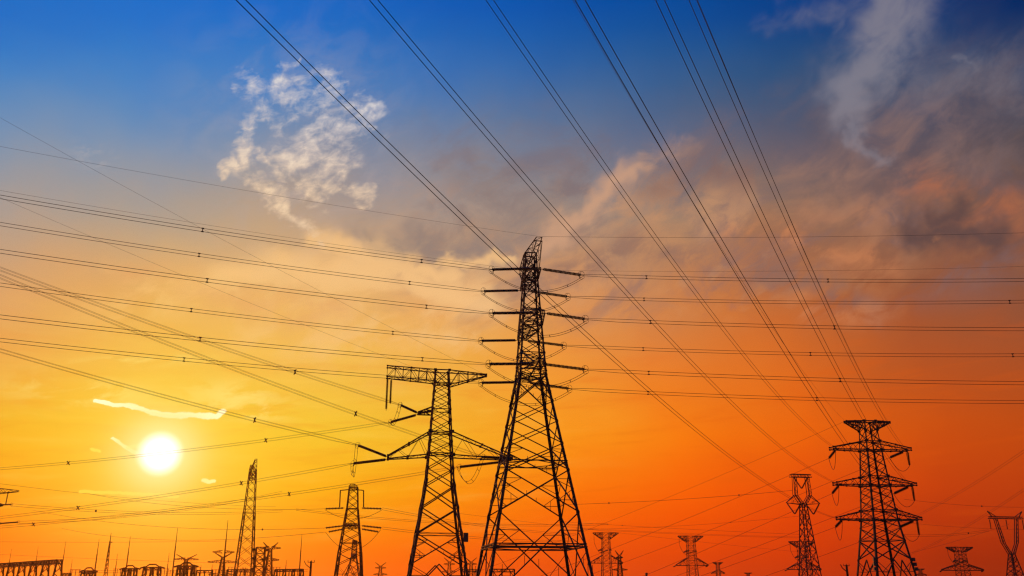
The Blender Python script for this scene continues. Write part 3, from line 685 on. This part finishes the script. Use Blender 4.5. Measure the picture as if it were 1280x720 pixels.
# ================================================================== distant pylons
def tee_far(label, px, top, Y, w_top, yaw, arm_y, arm_w, mid_y=None, bw=.3, wb=None, asym=0, group='distant T topped pylons'):
    b = P(px, 720, Y); b.x = P(px, top, Y).x; b.z = 0; z_ = lambda y: zof(y, Y); H = z_(top)
    t = Tower('distant_pylon', label, b, yaw, group); wt = w_top * .13
    base_w = wb or w_top * .26; pr = [(0, base_w), (z_(arm_y), wt * 1.25), (H, wt)]
    n_ = 5; zs = [z_(arm_y) * i / n_ for i in range(n_)] + [lerp(z_(arm_y), H, i / 6) for i in range(7)]
    t.body(pr, zs, bw * 1.0, bw * .5, hz=tuple(zs[5:]), second=99)
    for sg in (-1, 1):
        t.arm(sg, w_top / 2, lerp(H, z_(arm_y), .22), H, H - .35, H, .4, 4, bw * 1.15, bw * .8)
        t.arm(sg, arm_w / 2, z_(arm_y), lerp(z_(arm_y), H, .26), z_(arm_y), z_(arm_y) + .5, .5, 3, bw * 1.3, bw * .6)
        a = t.w((sg * arm_w / 2, 0, z_(arm_y))); t.ins(a, a + Vector((-w_top * .13, -1.5, -.9)), bw * 1.3, False, pitch=.6)
    if mid_y:
        t.arm(-1, w_top * .30, z_(mid_y), z_(mid_y) + 1.2, z_(mid_y) - .3, z_(mid_y) + .1, .4, 3, bw, bw * .5, 'string_bracket'); t.arm(1, w_top * .2, z_(mid_y), z_(mid_y) + 1.2, z_(mid_y), z_(mid_y) + .3, .4, 2, bw, bw * .5, 'string_bracket')
        a = t.w((-.5, 0, z_(mid_y))); t.ins(a + Vector((wt, 0, .4)), a + Vector((-w_top * .22, -1, -1.6)), bw * 1.4, False, pitch=.6)
        c = t.w((-w_top * .46, 0, H)); t.ins(c, c - Vector((0, 0, (H - z_(mid_y)) * .55)), bw * .6, False, pitch=.6)
        t.loop(c - Vector((0, 0, (H - z_(mid_y)) * .55)), a + Vector((-w_top * .22, -1, -1.6)), 1.2, .12, 0)
    return t
tee_far('distant T topped pylon just right of the foot of the tallest pylon', 757, 666, 660., 18.2, 6, 704, 23, 688, wb=3.7)
tee_far('distant T topped pylon midway between the tallest and the three armed pylon', 863, 670, 660., 18.0, 6, 707, 23, 690, wb=3.7)
tee_far('tiny distant T topped pylon right of the midway one, low on the skyline', 897, 703, 1250., 13.5, 5, 716.5, 17, None, .45, group='distant T topped pylons')
tee_far('distant T topped pylon between the three armed pylon and the right edge', 1199, 684, 560., 16.5, 6, 713, 26, 702, wb=3.6)
tee_far('smaller T topped pylon in front of the foot of the window headed pylon', 1002, 677, 640., 18.5, 8, 712, 24, 697, wb=3.7)
tee_far('tiny distant T topped pylon just right of the foot of the three armed pylon', 1150, 711, 1350., 13, 4, 719, 17, None, .45)
tee_far('tiny distant T topped pylon low on the skyline left of the window headed pylon', 935, 716, 1400., 12, 4, 722, 15, None, .45)
tee_far('distant pylon seen through the foot of the squat pylon', 443.5, 676, 560., 9.5, 92, 697, 13, None, .36, wb=5.5)

def horn_far(label, px, top, Y, wy, bw=.35, arms=((.78, 1.0), (.55, 1.25)), wb=2.6, yaw=5):
    b = P(px, 720, Y); b.x = P(px, top, Y).x; b.z = 0; H = zof(top, Y)
    t = Tower('distant_pylon', label, b, yaw, 'distant horned pylons', m=GLARE_STEEL); zn = H * .86 if H > 16 else H * .8; pr = [(0, wb), (zn, .75)]
    zs = [zn * i / 9 for i in range(10)]; t.body(pr, zs, bw * 1.2, bw * .7, hz=tuple(zs[4:]), second=99)
    for sg in (-1, 1):
        mb = MB(); tip = Vector((sg * wy / 2, 0, H))
        for dy in (-.6, .6): mb.bar((sg * .75, dy, zn), tip, bw); mb.bar((-sg * .3, dy, zn), tip, bw * .8)
        mb.build('horn', t.m, t.o)
        for f_, k in arms: t.arm(sg, wy / 2 * k, H * f_, H * f_ + 1.6, H * f_ + .5, H * f_ + .8, .3, 3, bw * .8, bw * .55)
    return t
horn_far('small horned pylon behind the roofed gantry left of the slender pylon', 233.5, 693, 620., 13, arms=((.84, 1.2),))
horn_far('horned pylon just right of the slender pylon, above the substation', 338.5, 678, 520., 8, arms=((.86, 1.4), (.62, 1.3)))
horn_far('small horned pylon between the squat pylon and the T topped pylon', 476, 703, 800., 9, .35)
horn_far('small horned pylon seen through the foot of the T topped pylon', 562, 697, 760., 9, .35)
horn_far('small horned pylon in the gap between the T topped and the tallest pylon', 589, 697, 760., 9, .35)
horn_far('small horned pylon right behind the T topped one beside the tallest pylon', 774, 688, 720., 6.4, .35, arms=((.80, .8), (.5, 1.8)))
horn_far('narrow horned pylon left of the slender pylon, a lightning mast in front of it', 279.5, 690, 540., 11, .32, arms=((.97, 1.1), (.72, 1.5), (.4, 1.3)))

# dense square lattice tower by the slender pylon
b = P(323, 720, 430.); b.z = 0; TS = Tower('switchyard_tower', 'dense square lattice tower just behind the right leg of the slender pylon', b, 20, cat='tower', m=GLARE_STEEL)
Hs = zof(684, 430); TS.body([(0, 2.2), (Hs, 1.9)], [Hs * i / 7 for i in range(8)], .42, .24, hz=tuple(Hs * i / 7 for i in range(8)), dia=tuple(Hs * i / 7 for i in range(8)), second=99)
for q in (-1, 1):
    for f_ in (.92, .74, .5): TS.arm(q, 3.7, Hs * f_, Hs * f_ + 1.0, Hs * f_, Hs * f_ + .4, .5, 3, .3, .2)

# pylon just outside the left edge, its arm ends in view
b = P(-22, 680, 290.); b.z = 0; zl = lambda y: zof(y, 290.)
TL = Tower('lattice_pylon', 'pylon standing at the left edge of the photo with only its arm ends in view', b, 3)
TL.body([(0, 4), (zl(650), 2.0), (zl(611), 1.3)], [0] + [zl(y) for y in (705, 690, 675, 662, 650, 640, 630, 620, 611)], .4, .2, second=99, hz=(zl(650),))
TL.arm(1, 8.2, zl(617), zl(610), zl(614.5), zl(613), .4, 5, .15, .09, light=True); TL.arm(-1, 6.2, zl(617), zl(610), zl(614.5), zl(613), .4, 5, .28, .18)
TL.ins(P(10.5, 614, 290), P(7, 631, 290), .22, False, pitch=.3)
for y0, y1, x1 in ((631.5, 630.5, 15), (655, 652.5, 24)): TL.ins(P(-8, y0, 290), P(x1, y1, 290), .26, False, True, pitch=.3)
TL.arm(1, 4.0, zl(656), zl(650), zl(655), zl(653.5), .4, 3, .28, .18); TL.arm(1, 4.0, zl(633), zl(628), zl(632), zl(630.5), .4, 3, .28, .18)

# ================================================================== substation, lower left
def gantry(label, px0, px1, y0, y1, Y0, Y1, ncol, bw, truss=1.0, roof=False, group='small gantries in the substation', haunch=False):
    A, B = P(px0, y0, Y0), P(px1, y1, Y1); base = Vector((A.x, A.y, 0)); o = thing('substation_gantry', label, 'gantry', base, 0, group)
    A -= base; B -= base; H = (A.z + B.z) / 2; A.z = B.z = H; d = (B - A); ax = d.normalized(); sd = Vector((-ax.y, ax.x, 0)) * truss * .6
    be = MB(); n_ = max(6, int(d.length / truss / 1.2))
    for s_ in (-1, 1):
        be.bar(A + sd * s_, B + sd * s_, bw); be.bar(A + sd * s_ - Vector((0, 0, truss)), B + sd * s_ - Vector((0, 0, truss)), bw)
        for q in range(n_):
            e = q % 2; be.bar(A.lerp(B, q / n_) + sd * s_ - Vector((0, 0, truss * e)), A.lerp(B, (q + 1) / n_) + sd * s_ - Vector((0, 0, truss * (1 - e))), bw * .6)
    be.build('beam', GLARE_STEEL, o)
    for k in range(ncol):
        t_ = k / (ncol - 1); c = A.lerp(B, t_); co = MB(); sp = sd.normalized() * H * .11
        for s_ in (-1, 1):
            co.bar(c + sd * s_, Vector((c.x, c.y, 0)) + sp * s_ + sd * s_, bw * 1.5)
            if haunch and k < ncol - 1:
                dd = d / (ncol - 1); co.tube([c + dd * u + sd * s_ - Vector((0, 0, truss + H * .22 * (2 * u - 1) ** 4)) for u in [i / 8 for i in range(9)]], bw * .45, 4)
        for q in range(5):
            z0, z1_ = H * (1 - q / 5), H * (1 - (q + 1) / 5); e = 1 if q % 2 else -1
            f_ = lambda z_, s_: Vector((c.x, c.y, z_)) + sp * s_ * (1 - z_ / H) + sd * s_
            co.bar(f_(z0, e), f_(z1_, -e), bw * .7)
        co.build('column', GLARE_STEEL, o)
    if roof:
        rf = MB()
        for t_ in (0, 1):
            c = A.lerp(B, t_); rf.bar(c, A.lerp(B, .3 if t_ == 0 else .7) + Vector((0, 0, 1.2)), bw); rf.bar(c - ax * (2.2 if t_ == 0 else -2.2) - Vector((0, 0, .3)), c + Vector((0, 0, .25)), bw * 1.4)
        rf.bar(A.lerp(B, .3) + Vector((0, 0, 1.2)), A.lerp(B, .7) + Vector((0, 0, 1.2)), bw * 1.4); rf.build('top_frame', GLARE_STEEL, o)
    for k in range(3 if d.length < 25 else 0):
        st = MB(); c = A.lerp(B, (k + .5) / 3) - Vector((0, 0, truss)); st.string(c, c - Vector((0, 0, 2.0)), .22, 6, .35); st.build('insulator_string', CERAM, o)
    return o
gantry('long row of gantry columns under one sloping beam in the lower left corner', -22, 75, 708, 697.5, 420., 345., 8, .36, 1.3, haunch=True, group='')
gantry('low gantry stub just right of the long gantry', 77, 88, 717, 716, 380., 382., 2, .3, .8)
gantry('small gantry left of the lattice lightning mast', 104, 118, 714, 713.5, 380., 375., 3, .34, .9, roof=True)
gantry('small roofed gantry between the two thin masts left of the sun column', 155, 170, 711, 710.5, 400., 398., 3, .36, 1.0, roof=True)
gantry('wider roofed gantry under the sun', 181, 200, 709.5, 709, 390., 388., 3, .36, 1.0, roof=True)
gantry('tall roofed gantry with a horned pylon behind it', 224, 242, 707.5, 707.5, 380., 378., 3, .42, 1.2, roof=True)
gantry('low flat gantry between the roofed one and the narrow horned pylon', 246, 266, 713, 713, 400., 402., 3, .34, 1.0)
gantry('flat gantry crossing in front of the slender pylon foot', 284, 318, 712.5, 711.5, 420., 425., 4, .32, .9)
gantry('flat gantry right of the horned pylon ending at a thin mast', 345, 378, 712.5, 710.5, 430., 420., 4, .32, .9)
gantry('low dark gantry seen between the legs of the tallest pylon', 612, 643, 712, 711, 330., 330., 3, .32, .9)
gantry('low gantry in the gap left of the tallest pylon', 577, 596, 712, 712, 430., 430., 3, .32, .9)

def mast(label, bx, tx, ty, Y, r, lattice=False):
    T = P(tx, ty, Y); b = Vector((T.x, Y, 0)); o = thing('lightning_mast', label, 'mast', b, 0, 'lightning masts in the substation'); H = T.z
    if lattice:
        mb = MB()
        for k in range(3):
            a = 2.094 * k; p = Vector((math.cos(a), math.sin(a), 0)); p2 = Vector((math.cos(a + 2.094), math.sin(a + 2.094), 0)); mb.bar(p * 1.1, p * .18 + Vector((0, 0, H * .86)), .2)
            for q in range(12):
                z0, z1_ = H * .86 * q / 12, H * .86 * (q + 1) / 12; mb.bar(p * lerp(1.1, .18, q / 12) + Vector((0, 0, z0)), p2 * lerp(1.1, .18, (q + 1) / 12) + Vector((0, 0, z1_)), .13)
        mb.build('lattice_shaft', GLARE_STEEL, o)
    else:
        mb = MB(); mb.lathe((0, 0, 0), (0, 0, H * .72), [(0, r * 1.6), (.5, r * 1.25), (1, r)], 8); mb.build('shaft', GLARE_STEEL, o)
    rd = MB(); rd.lathe((0, 0, H * (.85 if lattice else .71)), (0, 0, H), [(0, r * .8), (1, r * .3)], 6); rd.build('rod', GLARE_STEEL, o)
    cl = MB(); cl.lathe((0, 0, 0), (0, 0, .5), [(0, r * 3), (1, r * 3)], 8); cl.build('footing', CONC, o)
for a in (('first lightning mast from the left edge, short and faint above the long gantry', 12, 14.5, 686, 560., .2), ('second lightning mast from the left edge, faint above the middle of the long gantry', 45, 48, 683, 560., .2),
          ('thin lightning mast rising at the right end of the long gantry', 76, 82.5, 676, 470., .2), ('short faint mast just right of the long gantry end', 88, 90.5, 699, 520., .2),
          ('thin lightning mast just left of the lattice mast', 117, 124, 674, 430., .24), ('thick lattice lightning mast, the tallest left of the sun', 131, 139, 666, 400., .26, True),
          ('short faint mast just right of the lattice mast', 143, 147, 692, 470., .2), ('thin dark mast rising from the small roofed gantry', 156, 163, 670.5, 420., .24),
          ('short thin mast right of the wider roofed gantry', 208, 211.5, 691, 470., .2), ('tall thin mast right below the sun, beside the tall roofed gantry', 214, 222, 660, 420., .24),
          ('tall thin mast standing in front of the narrow horned pylon', 277, 285, 650, 400., .26), ('thin mast at the right end of the flat gantry row', 373, 377.5, 668, 420., .22),
          ('short stub mast between the low flat gantry posts', 264, 265.5, 705, 430., .22), ('short stub mast on the flat gantry right of the horned pylon', 356.5, 358, 700, 430., .24),
          ('short stub mast left of the low flat gantry', 250, 251.5, 706, 430., .2)): mast(*a)

def post(label, px, ty, Y, w, group='equipment posts in the substation'):
    T = P(px, ty, Y); o = thing('equipment_post', label, 'equipment post', (T.x, Y, 0), .2, group); H = T.z
    mb = MB(); h = H * .6
    for sx, sy in SG: mb.bar((sx * .35, sy * .35, 0), (sx * .35, sy * .35, h), .14)
    for q in range(4): z0, z1_ = h * q / 4, h * (q + 1) / 4; mb.bar((-.35, -.35, z0), (.35, -.35, z1_), .09); mb.bar((-.35, .35, z1_), (.35, .35, z0), .09)
    mb.build('stand', GLARE_STEEL, o)
    st = MB()
    for k in (-1, 0, 1): st.string((k * w, 0, h + .15), (k * w, 0, H), .17, 6, .22)
    st.build('insulator', CERAM, o)
    cb = MB(); cb.bar((-w * 1.25, 0, h + .08), (w * 1.25, 0, h + .08), .22); cb.bar((-w * 1.3, 0, H), (w * 1.3, 0, H + .02), .12); cb.build('cross_beam', GLARE_STEEL, o)
PL = (('first post in the low row, beside the small gantry by the lattice mast', 95, 712), ('post between the lattice mast foot and the small roofed gantry', 147, 711), ('post in the gap right of the wider roofed gantry', 206, 711), ('post just left of the tall roofed gantry', 217, 713),
      ('post standing at the left end of the low flat gantry', 246, 709), ('post between the low flat gantry and the narrow horned pylon', 270, 712), ('post just left of the slender pylon foot', 290, 709), ('post between the legs of the slender pylon', 305, 711),
      ('post just right of the horned pylon foot', 346, 709), ('post midway along the flat gantry right of the horned pylon', 362, 712))
for q, (lb, px_, ty_) in enumerate(PL): post('insulator topped ' + lb if lb.startswith('post') else lb, px_, ty_, 350. + (q * 37) % 60, 1.3)

def pole(label, px, ty, Y, r, arms=True):
    T = P(px, ty, Y); o = thing('utility_pole', label, 'pole', (T.x, Y, 0), .3); H = T.z
    mb = MB(); mb.lathe((0, 0, 0), (0, 0, H), [(0, r * 1.4), (1, r)], 8); mb.build('shaft', WOOD, o)
    if arms:
        a = MB(); a.bar((-1.6, 0, H - 1.0), (0, 0, H - 2.2), .22); a.bar((-1.6, 0, H - 1.0), (-2.2, 0, H + .1), .2); a.bar((1.1, 0, H - .3), (-1.1, 0, H - .3), .2); a.build('crossarm', WOOD, o)
        s_ = MB()
        for x in (-1, 0, 1): s_.string((x, 0, H - .2), (x, 0, H + .35), .14, 6, .2)
        s_.build('insulator', CERAM, o)
    else:
        a = MB(); a.cuboid((0, 0, H - .4), (.9, .9, .8)); a.build('cap', PAINT, o)
pole('dark pole with a forked arm at the right end of the substation', 389, 701.5, 300., .3)
pole('short dark post between the two distant T topped pylons', 808, 716, 420., .45, False)
pole('short dark leaning post left of the foot of the three armed pylon', 1058, 706, 300., .32)

# ================================================================== far cables
def span(label, pts, Y0, Y1, r=.08, offs=((0, 0),), sag=0., group='far cables low in the sky', spacers=()):
    """distant span seen between two sight lines, carried on past the first and last of them"""
    A, B = P(*pts[0], Y0), P(*pts[1], Y1); d = B - A; o = thing('power_cable', label, 'power line', A, 0, group)
    side = Vector((-d.y, d.x, 0)).normalized(); n_ = 40; f = lambda t: d * t - Vector((0, 0, 4 * sag * t * (1 - t)))
    e0, e1 = (pts[2] if len(pts) > 2 else (0., 1.))
    for a, b in offs:
        mb = MB(); r_ = r * .7; mb.tube([f(lerp(e0, e1, i / n_)) + side * a + Vector((0, 0, b)) for i in range(n_ + 1)], r_, 4); mb.build('wire', CABLE, o)
    for t in spacers:
        mb = MB(); c = f(t); q = .32; mb.bar(c + Vector((0, 0, q)), c - Vector((0, 0, q)), .4, .4); mb.build('spacer', STEEL, o)
TW = ((0, .35), (0, -.35))
EX = (-.3, 1.)
span('upper far twin cable climbing to the right edge behind the three armed pylon', [(1280, 564), (1105, 662), (-.2, 1.)], 260., 520., .055, TW, 2.)
span('lower far twin cable climbing to the right edge behind the three armed pylon', [(1280, 612), (1130, 695), (-.2, 1.)], 300., 560., .055, TW, 2.)
span('far cable rising from the foot of the three armed pylon to the portal headed pylon', [(1262, 655), (1120, 695)], 440., 620., .07, ((0, 0),), 1.)
span('far cable just right of the three armed pylon at the level of its lowest arm', [(1130, 624), (1290, 634)], 420., 430., .07, ((0, 0),), 1., spacers=(.6,))
span('level far twin cable from the three armed pylon to the portal headed pylon', [(1130, 669), (1236, 663)], 430., 445., .07, TW, 1., spacers=(.75,))
span('far thin cable above the portal headed pylon on the right', [(1120, 652), (1290, 662)], 520., 520., .07, ((0, 0),), 1.)
span('far cable level with the window head, from the tallest pylon to the slim pylon', [(700, 631), (990, 613)], 380., 380., .085, ((0, 0),), .8, spacers=(.21, .77))
span('far cable running just above the two distant T topped pylons', [(700, 652), (1000, 668)], 640., 640., .09, ((0, 0),), .5, spacers=(.2, .26))
span('far cable crossing it and rising to the right near the slim pylon', [(700, 662), (1000, 645)], 640., 640., .09, ((0, 0),), 2., spacers=(.12, .71))
span('far cable low between the midway T topped pylon and the slim pylon', [(720, 660), (1010, 672)], 700., 700., .09, TW, 1.)
span('far cable behind the legs of the T topped and the tallest pylons', [(370, 637), (760, 655)], 420., 480., .08, TW, 3.)
span('far cable from the squat pylon towards the tallest pylon at its upper arms', [(478, 636), (720, 668)], 327., 480., .07, TW, 1.5)
span('far cable from the squat pylon towards the tallest pylon at its lower strings', [(478, 660), (720, 676)], 327., 480., .07, TW, 1.5)
span('far cable left of the squat pylon from its upper string to the slender pylon', [(406, 636), (200, 630), (0., 1.6)], 327., 400., .07, ((0, 0),), 1.)
span('far cable left of the squat pylon from its middle string across the slender pylon', [(406, 660), (180, 657), (0., 1.9)], 327., 400., .07, ((0, 0),), 1., spacers=(.3,))
span('far cable left of the squat pylon from its lower string across the masts', [(407, 665), (210, 675), (0., 2.1)], 327., 420., .07, ((0, 0),), 1.)
span('level far cable across the tips of the lightning masts', [(-20, 677), (300, 676)], 480., 480., .07, ((0, 0),), .5, spacers=(.5,))
span('lowest bare busbar cable strung along the tops of the substation gantries', [(85, 712.5), (385, 711.5)], 400., 400., .09, ((0, 0), (0, -.8)), .6)
span('low far cable running right from the long gantry', [(-20, 692), (330, 705)], 460., 460., .06, ((0, 0),), .5)
span('far twin cable fanning right from the upper arm at the left edge', [(14, 631), (330, 640), (0., 1.1)], 290., 380., .06, TW, 1.5, spacers=(.28,))
span('far cable fanning right from the lower arm at the left edge', [(24, 653), (330, 620), (0., 1.1)], 290., 380., .06, TW, 2.0)
span('far thin cable dropping from the left edge under the sun', [(-20, 602), (300, 632), (0., 1.2)], 290., 400., .05, ((0, 0),), 1.)
span('faint far cable between the T topped and the tallest pylons at knee height', [(560, 640), (1000, 690)], 560., 800., .08, ((0, 0),), 1.)

# ================================================================== haze
hz = MB(); hz.cuboid((0, 0, 31.5), (6300, 6300, 66)); hm = bpy.data.materials.new('haze'); hm.use_nodes = True; t = hm.node_tree; t.nodes.clear()
pv = t.nodes.new('ShaderNodeVolumePrincipled'); pv.inputs['Color'].default_value = (1, .58, .26, 1); pv.inputs['Density'].default_value = HAZE; pv.inputs['Anisotropy'].default_value = .82
mo = t.nodes.new('ShaderNodeOutputMaterial'); t.links.new(pv.outputs[0], mo.inputs['Volume'])
if HAZE: tag(hz.build('haze', hm), kind='stuff')
